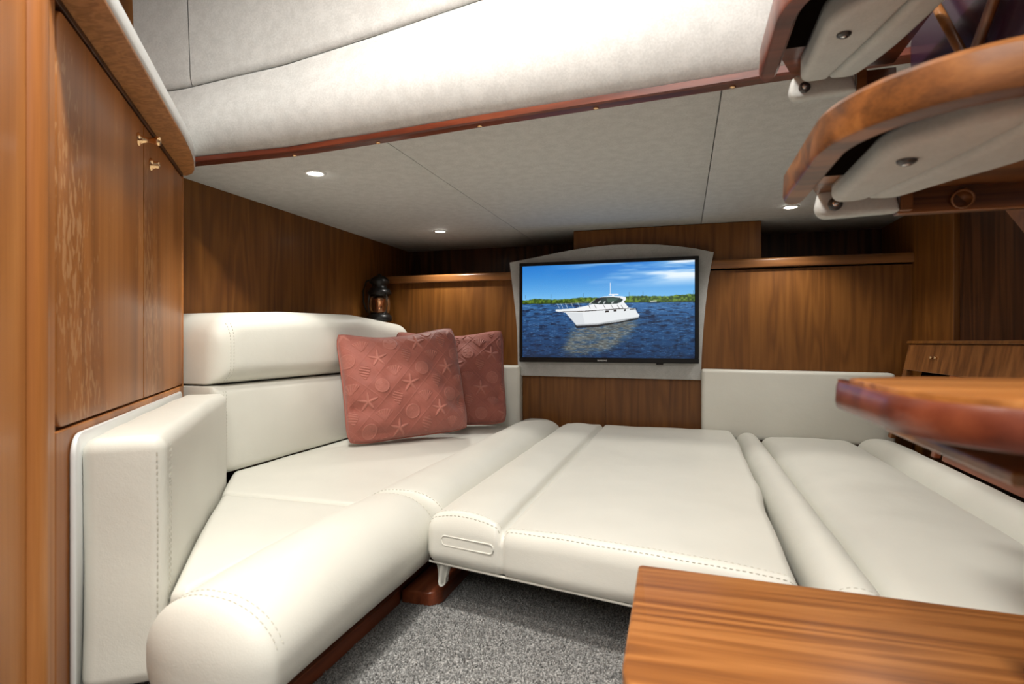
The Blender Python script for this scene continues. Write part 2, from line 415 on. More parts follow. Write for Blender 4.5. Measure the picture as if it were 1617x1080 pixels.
# lower ceiling: three covered panels butted with thin seams, held by a dark rail
ce = empty('ceiling', (-.3, 1.8, .456), kind='structure')
RAIL = [(-1.33, 1.141), (-1.173, 1.141), (-.889, 1.147), (-.652, 1.127), (-.403, 1.100), (-.161, 1.079), (.081, 1.057), (.121, 1.052), (.45, 1.035), (.86, 1.02)]
def rail_y(x):
    for (a, b), (c, d) in zip(RAIL[:-1], RAIL[1:]):
        if x <= c: return b + (d - b) * (x - a) / (c - a)
    return RAIL[-1][1]
for x0, x1 in ((WL, -.6495), (-.6475, .0665), (.0685, .84)):
    xs = [x0 + (x1 - x0) * k / 12 for k in range(13)]
    pts = [(x, rail_y(x) - .006, .456) for x in xs] + [(x, 2.62, .456) for x in xs[::-1]]
    prism('panel', pts, (0, 0, .025), 'headliner', ce, bev=.0015, seg=2)
box('backing', WL, .84, 1.16, 2.62, .4815, .49, 'dark_gap', ce, bev=0)
# padded fascia that climbs from the rail to the cockpit sole
fa = empty('wall_fascia', (-.2, 1.08, .456), kind='structure')
def seam_z(x): return .628 + .060 * max(0, (x + 1.18) / .82) ** 1.0
V = []; Fc = []; nx, nz = 80, 26
for i in range(nx + 1):
    x = WL + (.84 - WL) * i / nx; zs = min(seam_z(x), .80)
    for k in range(nz + 1):
        t = k / nz; z = .458 + (zs - .458) * t
        y = rail_y(x) - .012 - .045 * math.sin(math.pi * min(1, t ** .75)) ** 1.0 * (1 - .25 * t) - .015 * t
        if k == nz: y += .007
        V.append((x, y + .0015 * noise.noise(Vector((x * 5, z * 6, 0))), z))
for i in range(nx):
    for k in range(nz):
        a = i * (nz + 1) + k; Fc.append([a, a + nz + 1, a + nz + 2, a + 1])
n0 = len(V)
for (x, y, z) in list(V): V.append((x, y + .03, z))
Fc += [[q + n0 for q in f_[::-1]] for f_ in Fc[:]]
mk('lower_pad', V, Fc, 'headliner', fa, smooth=True)
for x0, x1 in ((WL, -1.158), (-1.1555, .84)):
    V = []; Fc = []; nn = 40
    for i in range(nn + 1):
        x = x0 + (x1 - x0) * i / nn; zs = min(seam_z(x), .80)
        for y, z in ((rail_y(x) - .020, zs + .0015), (rail_y(x) - .026, zs + .0035), (rail_y(x) - .030, zs + .02), (rail_y(x) - .05, 1.12)): V.append((x, y, z))
    for i in range(nn):
        for k in range(3): a = i * 4 + k; Fc.append([a, a + 4, a + 5, a + 1])
    n0 = len(V)
    for (x, y, z) in list(V): V.append((x, y + .02, z))
    Fc += [[q + n0 for q in f_[::-1]] for f_ in Fc[:]]
    mk('upper_panel', V, Fc, 'headliner', fa, smooth=True)
tr = empty('trim_1', (-.3, 1.09, .44), kind='structure')
xs = [p[0] for p in RAIL]; xs = sorted(set(xs + [-1.33 + .06 * k for k in range(37)])); xs = [x for x in xs if x <= .84]
V = []; Fc = []
prof = [(-.016, .458), (-.015, .447), (-.011, .444), (.011, .444), (.015, .447), (.016, .458)]
for x in xs:
    for dy, z in prof: V.append((x, rail_y(x) + dy, z))
for i in range(len(xs) - 1):
    for k in range(6): Fc.append([i * 6 + k, i * 6 + (k + 1) % 6, (i + 1) * 6 + (k + 1) % 6, (i + 1) * 6 + k])
mk('rail', V, Fc, 'cherry', tr)
for x in (-.885, -.65, -.40, -.158, .083):
    lathe('screw', [(.0055, 0), (.0055, .0015), (.0035, .0026), (0, .003)], (x, rail_y(x) + .003, .444), (0, 0, -1), 'brass', tr, 14)
# upper ceiling over the step-down (only its light is seen)
cu = box('ceiling_upper', WL, .84, -.55, 1.06, 1.12, 1.15, 'headliner', bev=0); tag(cu, kind='structure')

def downlight(x, y, z, label, power, group='recessed ceiling downlights', ang=120, soft_=.022):
    t = empty('downlight', (x, y, z - .004), label, 'downlight', group)
    lathe('trim_ring', [(.020, -.001), (.0215, .0035), (.028, .0025), (.0295, -.001)], (x, y, z), (0, 0, -1), 'lamp_ring', t, 28)
    lathe('lens', [(.019, -.0005), (.019, .0016), (.012, .0028), (0, .0032)], (x, y, z), (0, 0, -1), 'lamp_glass', t, 24)
    l = bpy.data.lights.new('downlight_bulb', 'SPOT'); l.energy = power; l.spot_size = math.radians(ang); l.spot_blend = .6
    l.color = (1, .955, .89); l.shadow_soft_size = soft_
    o = bpy.data.objects.new('downlight_bulb', l); COL.objects.link(o); o.location = (x, y, z - .012 + H); o.parent = None
    return t
downlight(-.95, 1.32, .456, 'recessed downlight in the headliner above the sofa backrest, beside the cabinet', 7)
downlight(-.957, 2.16, .456, 'recessed downlight in the headliner near the lantern corner', 7)
downlight(.347, 2.11, .456, 'recessed downlight in the headliner near the white headboard pad', 7)
downlight(.35, 1.30, .456, 'recessed downlight in the headliner behind the stair treads', 4)
downlight(-.40, .40, 1.12, 'recessed downlight in the high ceiling over the sofa end', 80, 'downlights in the high ceiling', 172, .075)
downlight(-.15, -.25, 1.12, 'recessed downlight in the high ceiling over the step-down floor', 36, 'downlights in the high ceiling', 172, .075)

# ------------------------------------------------------------------ corner cabinet, set at an angle
A0 = Vector((-.764, .549, 0)); D = Vector((-.6015, .799, 0)); NN = Vector((.799, .6015, 0)); UP = Vector((0, 0, 1))
def cab(s, n_, z): p = A0 + D * s + NN * n_; return (p.x, p.y, z)
def cab_box(name, s0, s1, n0, n1, z0, z1, mat, parent, bev=.002, seg=2):
    return box(name, s0, s1, n0, n1, z0, z1, mat, parent, bev, seg, f=lambda x, y, z: cab(x, y, z))
cb = empty('corner_cabinet', cab(.3, -.2, -.5), 'teak corner cabinet with two doors and brass knobs', 'cabinet')
cab_box('body', -.085, .745, -.10, -.012, -.5, .425, 'teak_post', cb, .004)
cab_box('stile', -.085, -.056, -.012, 0, -.5, .425, 'teak_post', cb, .003)
cab_box('stile', .739, .745, -.012, 0, -.5, .425, 'teak_post', cb, .003)
cab_box('rail', -.056, .739, -.012, 0, .417, .425, 'teak_dark', cb, .001)
cab_box('rail', -.056, .739, -.012, 0, -.5, -.110, 'teak_post', cb, .002)
def door(s0, s1, rl, rr):
    z0, z1 = -.1065, .4125
    pts = rounded([(s0, z0), (s1, z0), (s1, z1), (s0, z1)], [rl, rr, rr, rl], 6)
    return prism('door', [cab(s, -.010, z) for s, z in pts], NN * .0095, 'teak_cab', cb, bev=.0025, seg=3)
d1 = door(-.0525, .3565, .022, .001); d2 = door(.3590, .7365, .001, .010)
kp = [(.0125, 0), (.0125, .002), (.0085, .0045), (.0060, .009), (.0050, .016), (.0055, .023), (.0082, .028), (.0088, .033), (.0070, .036), (0, .0368)]
lathe('knob', kp, cab(.320, -.001, .372), NN, 'brass', d1, 24)
lathe('keyhole_plate', [(.0125, 0), (.0125, .002), (.009, .005), (.0065, .009), (.0068, .015), (.004, .0165), (0, .017)], cab(.410, -.001, .352), NN, 'brass', d2, 24)
# moulded post at the near end and the face that carries on beyond it
pst = [(-.085, -.05)] + [(-.085 - .016 + .016 * math.cos(a), -.008 + .016 * math.sin(a)) for a in [math.pi * k / 10 for k in range(11)]] + [(-.117, -.05)]
prism('post', [cab(s, n_, -.5) for s, n_ in pst], (0, 0, 1.35), 'teak_post', cb)
cab_box('side_panel', -.52, -.117, -.30, -.006, -.46, .85, 'teak_post', cb, .004)
# worktop with white edge
ct = empty('countertop', cab(.3, -.1, .425), 'white countertop with teak underside overhanging the corner cabinet', 'countertop')
def top_out(off, tip):
    return [(-.082, off)] + [(s, off) for s in (0, .15, .3, .45)] + [(.56, off - .003), (.64, off - .009), (.70, off - .018), (.735, off - .028), (tip, off - .044), (tip + .006, off - .07), (tip, -.10), (-.082, -.10)]
prism('underside', [cab(s, n_, .4255) for s, n_ in top_out(.049, .760)], (0, 0, .006), 'teak_under', ct, bev=.001)
prism('worktop', [cab(s, n_, .4316) for s, n_ in top_out(.051, .762)], (0, 0, .030), 'solid_white', ct, bev=.006, seg=3)

# ------------------------------------------------------------------ sofa along the left wall
sb = empty('sofa_base', (-.9, 1.4, -.5), 'red-brown wooden plinth under the white sofa seat', 'plinth')
prism('plinth', [(-.522, .60, -.5), (-.522, 2.28, -.5), (-1.32, 2.28, -.5), (-1.32, 1.32, -.5), (-1.16, 1.27, -.5), (-.70, .655, -.5), (-.66, .60, -.5)], (0, 0, .029), 'cherry_y', sb, bev=.002)
prism('bearer', [(-.66, 1.06, -.471), (-.66, 2.2, -.471), (-1.3, 2.2, -.471), (-1.3, 1.34, -.471), (-1.12, 1.25, -.471), (-.95, 1.06, -.471)], (0, 0, .050), 'cherry_y', sb)
box('toe_strip', -.526, -.5165, .585, .980, -.499, -.4725, 'cherry_y', sb, bev=.0015)
# ledge board that carries the filler cushion
lb = rounded([(-.515, .985), (-.440, .985), (-.440, 2.2), (-.515, 2.2)], [.001, .028, .02, .001], 6)
ld = prism('support_ledge', [(x, y, -.4995) for x, y in lb], (0, 0, .026), 'cherry_y', None, bev=.003, seg=3)
tag(ld, 'red-brown wooden ledge with rounded corner under the filler cushion', 'ledge')

BX0, BX1 = -.652, -.452
near = empty('seat_cushion', (-.65, .8, -.42), 'white leather seat cushion with a fat rolled front, beside the armrest', 'cushion')
tri = rounded([(-.650, .618), (-.650, 1.048), (-1.003, 1.048), (-.681, .620)], [.008, .008, .012, .008], 5)
nf = pad('flat_section', tri, (0, 0, -.42), (1, 0, 0), (0, 1, 0), (0, 0, 1), .079, .018, parent=near, crown=.008, wr=.0015)
nb = soft('roll_section', BX0, BX1 - .004, .532, 1.045, -.470, -.303, (.088, .034, .075), parent=near, n=(8, 30, 3), crown=(.004, 2, 6), rn=8,
          f=lambda x, y, z: (x - .03 * max(0, (-.40 - z) / .07) * (1 if x > -.55 else 0), y, z - .016 * max(0, min(1, (.80 - y) / .26)) ** 2 * max(0, (z + .47) / .17)))
def arc_xz(y, off):
    out = []
    for k in range(60):
        a = math.radians(-25 + 205 * k / 59); out.append((-.549 + (.105) * math.cos(a), y, -.392 + (.085) * math.sin(a)))
    return out
# stitch lines: the end cap seam and the seam next to the filler cushion, laid on the roll from above
def roll_path(y): return [(-.645 + .195 * k / 70, y, 0) for k in range(71)]
stitches(nb, [roll_path(.566), roll_path(.577), roll_path(1.018), roll_path(1.027)], (0, 0, -1), nb)
far = empty('seat_cushion', (-.8, 1.6, -.42), 'white leather seat cushion with rolled front edge, under the coral pillows', 'cushion')
fs = rounded([(-.652, 1.050), (-.652, 2.222), (-1.14, 2.222), (-1.14, 1.232), (-1.094, 1.168), (-1.006, 1.052)], [.012, .01, .01, .02, .01, .012], 5)
ff_ = pad('flat_section', fs, (0, 0, -.42), (1, 0, 0), (0, 1, 0), (0, 0, 1), .079, .014, parent=far, crown=.006, wr=.0015)
fb = soft('roll_section', BX0 + .002, BX1 - .006, 1.047, 2.225, -.44, -.306, (.080, .02, .055), parent=far, n=(8, 40, 3), crown=(.004, 2, 8), rn=7)
stitches(fb, [[(-.64 + .18 * k / 70, 1.063, 0) for k in range(71)]], (0, 0, -1), fb)

# backrest against the wall: upper and lower pads
br = empty('backrest_cushion', (-1.2, 1.65, -.34), 'tall white leather sofa backrest with rounded top, behind the pillows', 'backrest')
Yv, Zv, Xv = Vector((0, 1, 0)), Vector((0, 0, 1)), Vector((1, 0, 0))
up_o = rounded([(1.150, -.108), (2.21, -.108), (2.21, .070), (1.80, .098), (1.42, .090), (1.150, .072)], [.004, .004, .075, .4, .4, .085], 9)
lo_o = rounded([(1.156, -.3405), (2.21, -.3405), (2.21, -.1115), (1.152, -.1115)], [.006, .004, .004, .004], 4)
bu = pad('upper_pad', up_o, (-1.318, 0, 0), Yv, Zv, Xv, .212, .050, parent=br, crown=.010)
bl = pad('lower_pad', lo_o, (-1.318, 0, 0), Yv, Zv, Xv, .196, .020, parent=br, crown=.014)
for q in (.0, .009):
    stitches(bu, [seg((-1.0, 1.188 + q, -.10), (-1.0, 1.188 + q, .05))], (-1, 0, 0), bu)
    stitches(bl, [seg((-1.0, 1.180 + q, -.335), (-1.0, 1.180 + q, -.118))], (-1, 0, 0), bl)

# arm cushion standing against the cabinet
am = empty('arm_cushion', cab(.35, .06, -.465), 'white leather armrest pad standing against the teak cabinet', 'armrest')
cab_out = rounded([(-.017, -.463), (.685, -.463), (.685, -.119), (-.017, -.119)], [.004, .004, .018, .028], 6)
ab = prism('backing_board', [cab(s, .001, z) for s, z in cab_out], NN * .007, 'solid_white', am, bev=.003, seg=2)
arm = soft('pad', -.010, .685, .0082, .106, -.462, -.128, (.016, .018, .020), parent=am, n=(30, 6, 16), wr=.0016, crown=(.006, 4, 2),
           f=lambda x, y, z: cab(x + .008 * math.sin((z + .46) * 9) * (1 if x < .05 else 0), y, z))
dirn = (-NN.x, -NN.y, 0)
st = []
for q in (.020, .029): st.append([tuple(Vector(cab(q, .2, -.455 + .315 * k / 60))) for k in range(61)])
stitches(arm, st, dirn, arm)
st = [[tuple(Vector(cab(-.2, .096 - .0085 * qq, -.455 + .310 * k / 60))) for k in range(61)] for qq in (0,)]
stitches(arm, st, tuple(D), arm)

# ------------------------------------------------------------------ filler cushion and right berth cushions
ic = empty('filler_cushion', (-.15, 1.55, -.41), 'wide white leather filler cushion with grip pocket, bridging the two seats', 'cushion')
def fy(x): return .958 - .205 * (x + .458)          # the front edge runs slightly askew
def fmap(x, y, z):
    t = (2.25 - y) / (2.25 - .9); t = max(0, min(1, t)); return (x - .0 * t, y + (fy(x) - .9) * t, z)
def rgap(x, y, z):
    x, y, z = fmap(x, y, z)
    if x > .05:
        k = min(1, (x - .05) / .11); x += k * (.010 * math.tanh((y - 1.32) * 14) + .004 * math.sin(y * 7))
    return x, y, z
def crease_x(y): return -.30 - .012 * (y - 1.5)
XC = -.298
def cover(x, y, z):
    top = max(0, min(1, (z + .40) / .07)); end = max(0, min(1, (2.235 - y) / .10)) * max(0, min(1, (y - .9) / .03 + .45))
    if x < XC: z += .017 * max(0, 1 - abs((x + .372) / .080) ** 2.2) * top * end
    else: z += .007 * max(0, 1 - abs((x + .06) / .235) ** 3) * top * end
    g = math.exp(-((x - XC) / .0055) ** 2); z -= .012 * g * top
    if y < .93: y += .006 * g
    return rgap(x, y, z)
c1 = soft('cover', -.454, .164, .9, 2.238, -.405, -.323, (.020, .020, .026), parent=ic, n=(110, 46, 5), f=cover, rn=6, wr=.0020)
c2 = c1
for x0, x1 in ((-.448, -.302), (-.294, .150)):
    stitches(c1, [[(x0 + (x1 - x0) * k / 120, fy(x0 + (x1 - x0) * k / 120) + o_, 0) for k in range(121)] for o_ in (.010, .020)], (0, 0, -1), c1)
# grip pocket pressed into the front of the bolster section
gp = rounded([(-.418, -.366), (-.312, -.366), (-.312, -.349), (-.418, -.349)], .008, 5)
tube('grip_pocket', [(x, fy(x) + .0004, z) for x, z in gp], .0016, 'leather', c1, 8, closed=True)
tube('piping', [(-.45 + .615 * k / 30, fy(-.45 + .615 * k / 30) + .012, -.4055) for k in range(31)], .0022, 'leather', ic, 8)
# pull tab hanging at the corner
V = []; Fc = []
for i in range(9):
    for j in range(9):
        u = i / 8; v = j / 8; wd = .030 * (1 - .45 * v)
        V.append((-.440 + (u - .5) * wd + .012, .972 + .006 * math.sin(u * 7 + v * 3) + .004 * v, -.401 - .053 * v * (1 - .35 * (2 * u - 1) ** 2)))
for i in range(8):
    for j in range(8): a = i * 9 + j; Fc.append([a, a + 1, a + 10, a + 9])
n0 = len(V); V += [(x, y + .012, z) for x, y, z in V]; Fc += [[q + n0 for q in f_[::-1]] for f_ in Fc[:]]
rim_ = [i * 9 for i in range(9)] + [72 + j for j in range(1, 9)] + [i * 9 + 8 for i in range(7, -1, -1)] + [j for j in range(7, 0, -1)]
for a, b in zip(rim_, rim_[1:] + rim_[:1]): Fc.append([b, a, a + n0, b + n0])
mk('pull_tab', V, Fc, 'leather', ic, smooth=True)

rc = empty('berth_cushion', (.42, 1.5, -.43), 'white leather berth cushion with narrow roll and padded sections, beside the wooden bench top', 'cushion')
def rmap(x, y, z):
    t = max(0, min(1, (2.23 - y) / 1.4)); return (x, y - .12 * (x - .18) * t, z)
r1 = soft('roll_section', .180, .266, .842, 2.240, -.43, -.330, (.040, .022, .045), parent=rc, n=(6, 46, 3), crown=(.006, 2, 10), f=rmap, rn=6, wr=.0016)
r2 = soft('centre_section', .268, .566, 0.838, 2.240, -.43, -.342, (.035, .03, .03), parent=rc, n=(24, 46, 3), crown=(.020, 2.2, 8), f=rmap, rn=6, wr=.0022)
r3 = soft('outer_section', .568, .678, .85, 2.240, -.43, -.338, (.045, .03, .04), parent=rc, n=(10, 46, 3), crown=(.026, 2.2, 8), f=rmap, rn=6, wr=.0016)
for c_, x0, x1, yy in ((r1, .190, .256, .842), (r2, .275, .56, .838)):
    stitches(c_, [[(x0 + (x1 - x0) * k / 80, yy - .12 * (x0 + (x1 - x0) * k / 80 - .18) + o_, 0) for k in range(81)] for o_ in (.013, .023)], (0, 0, -1), c_)
bs = box('berth_platform', .19, .70, .88, 2.27, -.5, -.432, 'cherry_y', None); tag(bs, 'low wooden platform carrying the white berth cushion', 'platform')

# ------------------------------------------------------------------ back wall pads, television
hb = pad('headboard_pad', rounded([(.066, -.36), (.700, -.36), (.700, -.108), (.066, -.102)], [.006, .006, .014, .010], 5), (0, 2.299, 0), Xv, Zv, -Yv, .052, .012, crown=.006)
tag(hb, 'low white leather headboard pad on the teak bulkhead under the shelf, right of the television', 'headboard')
hb['label'] = 'long white leather headboard pad on the teak bulkhead beside the slanted wooden frame'
hb2 = pad('headboard_pad', rounded([(-1.09, -.36), (-.642, -.36), (-.642, -.097), (-1.09, -.097)], [.006, .006, .010, .010], 5), (0, 2.299, 0), Xv, Zv, -Yv, .052, .012, crown=.004)
tag(hb2, 'white leather headboard pad on the bulkhead behind the coral pillows', 'headboard')

so = [(-.655, -.139), (.065, -.144), (.068, -.05), (.074, .048), (.081, .13), (.090, .215), (.101, .285), (.111, .338), (.045, .355), (-.02, .367), (-.09, .376), (-.18, .3825), (-.272, .3835), (-.36, .379), (-.43, .3715), (-.489, .363), (-.56, .351), (-.63, .3405), (-.692, .331), (-.685, .27), (-.677, .211), (-.667, .13), (-.660, .053), (-.657, -.05)]
su = prism('television_surround', [(x, 2.2990, z) for x, z in so], (0, -.030, 0), 'surround_fabric', None, bev=.003, seg=2)
tag(su, 'grey fabric television surround with arched top and tapering sides', 'surround')
tv = empty('television', (-.29, 2.25, -.08), 'flat black television showing a white motor yacht on blue water', 'television')
TX0, TX1, TZ0, TZ1, TY = -.640, .0575, -.0810, .3215, 2.236
box('body', TX0 + .006, TX1 - .006, TY + .008, 2.2685, TZ0 + .006, TZ1 - .006, 'black_iron', tv, .003)
SX0, SX1, SZ0, SZ1 = TX0 + .0125, TX1 - .0155, TZ0 + .0195, TZ1 - .0135
box('bezel', TX0, TX1, TY, TY + .010, SZ1, TZ1, 'black_gloss', tv, .002); box('bezel', TX0, TX1, TY, TY + .010, TZ0, SZ0, 'black_gloss', tv, .002)
box('bezel', TX0, SX0, TY, TY + .010, SZ0, SZ1, 'black_gloss', tv, .002); box('bezel', SX1, TX1, TY, TY + .010, SZ0, SZ1, 'black_gloss', tv, .002)
box('sensor', -.098, -.072, TY + .001, TY + .014, TZ0 - .006, TZ0 + .001, 'black_gloss', tv, .001)

# the picture on the screen, drawn as coloured cells
PW, PH = 460, 260
yy_, xx_ = np.mgrid[0:PH * 2, 0:PW * 2]; U = (xx_ + .5) / (PW * 2); Vv = (yy_ + .5) / (PH * 2)
rs = np.random.RandomState(4)
def vnoise(u, v, fu, fv, seed, octv=4):
    out = np.zeros_like(u); amp = .5; r_ = np.random.RandomState(seed)
    for o_ in range(octv):
        g = r_.rand(int(fv) + 3, int(fu) + 3); a = u * fu; b = v * fv; i = a.astype(int); j = b.astype(int); fa_ = a - i; fb_ = b - j; i = i % (g.shape[1] - 1); j = j % (g.shape[0] - 1)
        fa_ = fa_ * fa_ * (3 - 2 * fa_); fb_ = fb_ * fb_ * (3 - 2 * fb_)
        out += amp * ((g[j, i] * (1 - fa_) + g[j, i + 1] * fa_) * (1 - fb_) + (g[j + 1, i] * (1 - fa_) + g[j + 1, i + 1] * fa_) * fb_)
        fu *= 2; fv *= 2; amp *= .5
    return out / (1 - .5 ** octv)
def mixc(a, b, k): k = np.clip(k, 0, 1)[..., None]; return a * (1 - k) + np.array(b) * k
hor = .415 + .012 * U
S = np.zeros(U.shape + (3,))
S[:] = np.array((34, 122, 205.)); S = mixc(S, (130, 195, 240.), (Vv / hor) ** 1.3)
cl = vnoise(U + .35 * Vv, Vv * 1.0, 3, 13, 7, 5); mask = np.clip((U - .12) * 1.3, 0, 1) * np.clip((.27 - Vv) * 9, 0, 1)
S = mixc(S, (238, 244, 250.), np.clip((cl - .38) * 3.6, 0, .92) * mask)
tt = hor - .045 - .03 * U - .022 * (vnoise(U, Vv * 0 + .3, 40, 2, 11, 4) - .5) - .006 * np.sin(U * 21)
tree = (Vv > tt) & (Vv < hor); tn = vnoise(U, Vv, 90, 60, 13, 3); tcx = np.zeros_like(S); tcx[:] = (38, 66, 22.); tcx = mixc(tcx, (110, 140, 48.), (tn - .35) * 2.6)
tcx = mixc(tcx, (30, 45, 20.), np.clip((Vv - hor + .012) * 90, 0, 1)); S[tree] = tcx[tree]
wn = vnoise(U + Vv * .2, Vv, 26, 70, 17, 4); wn2 = vnoise(U, Vv, 70, 200, 19, 2)
W_ = np.zeros_like(S); W_[:] = (50, 104, 160.); dp = np.clip((Vv - hor) / (1 - hor), 0, 1)
W_ = mixc(W_, (16, 50, 88.), dp ** .7); W_ = mixc(W_, (8, 26, 52.), np.clip((wn - .45) * 3.2, 0, .85)); W_ = mixc(W_, (120, 165, 210.), np.clip((wn2 - .62) * 3.0, 0, .6) * (1 - .5 * dp))
S[Vv >= hor] = W_[Vv >= hor]
def uv(px, py):
    u = (px - 187) / 1126.; return u, (py - (258 - 48 * u)) / ((848 + 12 * u) - (258 - 48 * u))
def poly_mask(pts):
    q = [uv(*p) for p in pts]; m = np.zeros(U.shape, bool); n = len(q)
    for i in range(n):
        (x0, y0), (x1, y1) = q[i], q[(i + 1) % n]
        if y0 == y1: continue
        m ^= ((y0 > Vv) != (y1 > Vv)) & (U < (x1 - x0) * (Vv - y0) / (y1 - y0) + x0)
    return m
def fill(pts, c, k=1.0): m = poly_mask(pts); S[m] = S[m] * (1 - k) + np.array(c, float) * k
def line(a, b, w_, c, k=1.0):
    d = Vector((b[0] - a[0], b[1] - a[1])).normalized(); n_ = Vector((-d.y, d.x)) * w_ / 2
    fill([(a[0] + n_.x, a[1] + n_.y), (b[0] + n_.x, b[1] + n_.y), (b[0] - n_.x, b[1] - n_.y), (a[0] - n_.x, a[1] - n_.y)], c, k)
m = poly_mask([(545, 650), (960, 592), (950, 640), (880, 730), (760, 800), (560, 830), (470, 810), (510, 720)])
mf = m.astype(float)
for _ in range(3):
    for ax_ in (0, 1):
        k_ = 15; cs = np.cumsum(np.pad(mf, [(k_ + 1, k_) if q == ax_ else (0, 0) for q in (0, 1)], mode='edge'), ax_)
        mf = (np.take(cs, range(2 * k_ + 1, cs.shape[ax_]), ax_) - np.take(cs, range(0, cs.shape[ax_] - 2 * k_ - 1), ax_)) / (2 * k_ + 1)
mf = np.clip(mf * (.25 + 1.3 * np.clip((wn - .25) * 1.6, 0, 1)), 0, .8) * (Vv > hor)
S[:] = mixc(S, (0, 0, 0.), mf) + mf[..., None] * np.array((120, 121, 112.)) * (.5 + .9 * wn2[..., None])
fill([(550, 640), (968, 582), (960, 604), (700, 652), (560, 660)], (20, 24, 26), .85)
fill([(486, 558), (440, 552), (418, 548), (420, 536), (450, 536), (545, 530), (905, 524), (945, 530), (960, 560), (973, 574), (965, 590), (840, 617), (700, 636), (562, 643)], (226, 230, 232))
fill([(486, 558), (562, 643), (620, 641), (600, 560)], (205, 210, 214), .6); fill([(562, 636), (700, 628), (965, 584), (966, 592), (700, 638), (562, 645)], (150, 155, 158), .7)
line((440, 553), (620, 548), 4, (70, 60, 50)); line((620, 548), (905, 528), 5, (62, 60, 60))
fill([(500, 542), (570, 525), (650, 508), (690, 500), (868, 498), (905, 526), (700, 538), (600, 545)], (236, 238, 240))
fill([(640, 505), (690, 466), (740, 452), (800, 447), (862, 450), (885, 456), (888, 470), (872, 486), (905, 526), (860, 512), (840, 500)], (232, 235, 238))
fill([(652, 500), (694, 463), (740, 456), (800, 454), (848, 460), (868, 472), (856, 488), (826, 500), (720, 503)], (36, 56, 56))
fill([(690, 466), (735, 456), (715, 480), (680, 496)], (16, 28, 34)); fill([(760, 462), (845, 462), (820, 480), (770, 492)], (70, 100, 88), .8)
for a, b in (((705, 495), (722, 480)), ((740, 498), (752, 484)), ((792, 498), (806, 485))): line(a, b, 9, (210, 214, 214), .8)
for x0, x1, y0, y1 in ((752, 775, 545, 557), (806, 825, 540, 551), (873, 886, 536, 548)): fill([(x0, y0), (x1, y0 - 2), (x1, y1 - 2), (x0, y1)], (24, 24, 26))
fill([(775, 436), (838, 434), (838, 440), (775, 443)], (240, 242, 244)); line((803, 448), (803, 438), 12, (235, 238, 240)); line((785, 440), (785, 362), 3, (230, 236, 242))
fill([(908, 532), (940, 528), (944, 537), (912, 540)], (120, 122, 124))
for x in (445, 470, 500, 540, 585): line((x, 532 - (x - 445) * .06), (x - 16, 500 - (x - 445) * .06), 3, (205, 215, 225), .8)
line((432, 506), (650, 486), 2.5, (200, 212, 224), .6)
for x in (640, 680, 740, 790, 830, 855): line((x, 508), (x + 14, 530), 4, (90, 90, 92), .8)
for x in (205, 387, 607, 905, 995, 1306): t_ = 470 - (x - 187) * .03; line((x, t_), (x, t_ - 26), 2.5, (60, 80, 90), .7)
fill([(1040, 480), (1080, 476), (1080, 486), (1040, 488)], (200, 205, 200), .8)
S = S.reshape(PH, 2, PW, 2, 3).mean((1, 3)) / 255.
S = np.where(S <= .04045, S / 12.92, ((S + .055) / 1.055) ** 2.4)
gx, gz = np.meshgrid(np.linspace(SX0, SX1, PW + 1), np.linspace(SZ1, SZ0, PH + 1))
V = np.stack([gx.ravel(), np.full(gx.size, TY + .0065), gz.ravel()], 1)
j, i = np.mgrid[0:PH, 0:PW]; a = (j * (PW + 1) + i).ravel()
Fc = np.stack([a, a + PW + 1, a + PW + 2, a + 1], 1).tolist()
scr = mk('screen', V, Fc, 'screen_picture', tv)
ca = scr.data.color_attributes.new('picture', 'FLOAT_COLOR', 'CORNER')
cc = np.ones((PH * PW, 4, 4)); cc[:, :, :3] = S.reshape(-1, 1, 3); ca.data.foreach_set('color', cc.ravel())
def text(name, s, size, org, mat, parent):
    cu_ = bpy.data.curves.new(name, 'FONT'); cu_.body = s; cu_.size = size; cu_.align_x = 'CENTER'; cu_.align_y = 'CENTER'; cu_.extrude = .0002; cu_.offset = size * .02
    o = bpy.data.objects.new(name, cu_); COL.objects.link(o); dg = bpy.context.evaluated_depsgraph_get(); dg.update()
    me = bpy.data.meshes.new_from_object(o.evaluated_get(dg)); bpy.data.objects.remove(o)
    V = [(org[0] + v.co.x * 1.15, org[1] - v.co.z, org[2] + v.co.y) for v in me.vertices]; F_ = [list(p.vertices) for p in me.polygons]
    return mk(name, V, F_, mat, parent)
text('maker_lettering', 'SAMSUNG', .0072, (-.302, TY - .0003, TZ0 + .0085), 'white_print', tv)

# ------------------------------------------------------------------ lantern in the corner
LX, LY = -1.262, 2.205
la = empty('oil_lantern', (LX, LY, .09), 'small black oil lantern with copper tank and glass chimney in the wall corner', 'lantern')
lathe('base', [(.050, 0), (.053, .006), (.053, .022), (.044, .030), (.040, .032)], (LX, LY, .090), (0, 0, 1), 'black_iron', la, 24)
lathe('burner', [(.030, 0), (.030, .004), (.024, .010), (.024, .048), (.030, .052), (.030, .075), (.020, .080), (.008, .083)], (LX, LY, .122), (0, 0, 1), 'copper', la, 24)
lathe('chimney', [(.038, 0), (.046, .02), (.046, .06), (.038, .085)], (LX, LY, .121), (0, 0, 1), 'glass', la, 24)
lathe('cap', [(.047, 0), (.052, .006), (.045, .022), (.032, .030), (.032, .044), (.043, .050), (.043, .062), (.026, .078), (.010, .084), (.006, .09)], (LX, LY, .205), (0, 0, 1), 'black_iron', la, 24)
tube('handle', [(LX - .050, LY - .02, .13), (LX - .062, LY - .026, .17), (LX - .064, LY - .027, .22), (LX - .052, LY - .022, .262), (LX - .030, LY - .012, .272)], .0035, 'black_iron', la)
tube('guard_wire', [(LX + .044, LY - .024, .12), (LX + .054, LY - .028, .16), (LX + .046, LY - .024, .208)], .002, 'black_iron', la, 6)
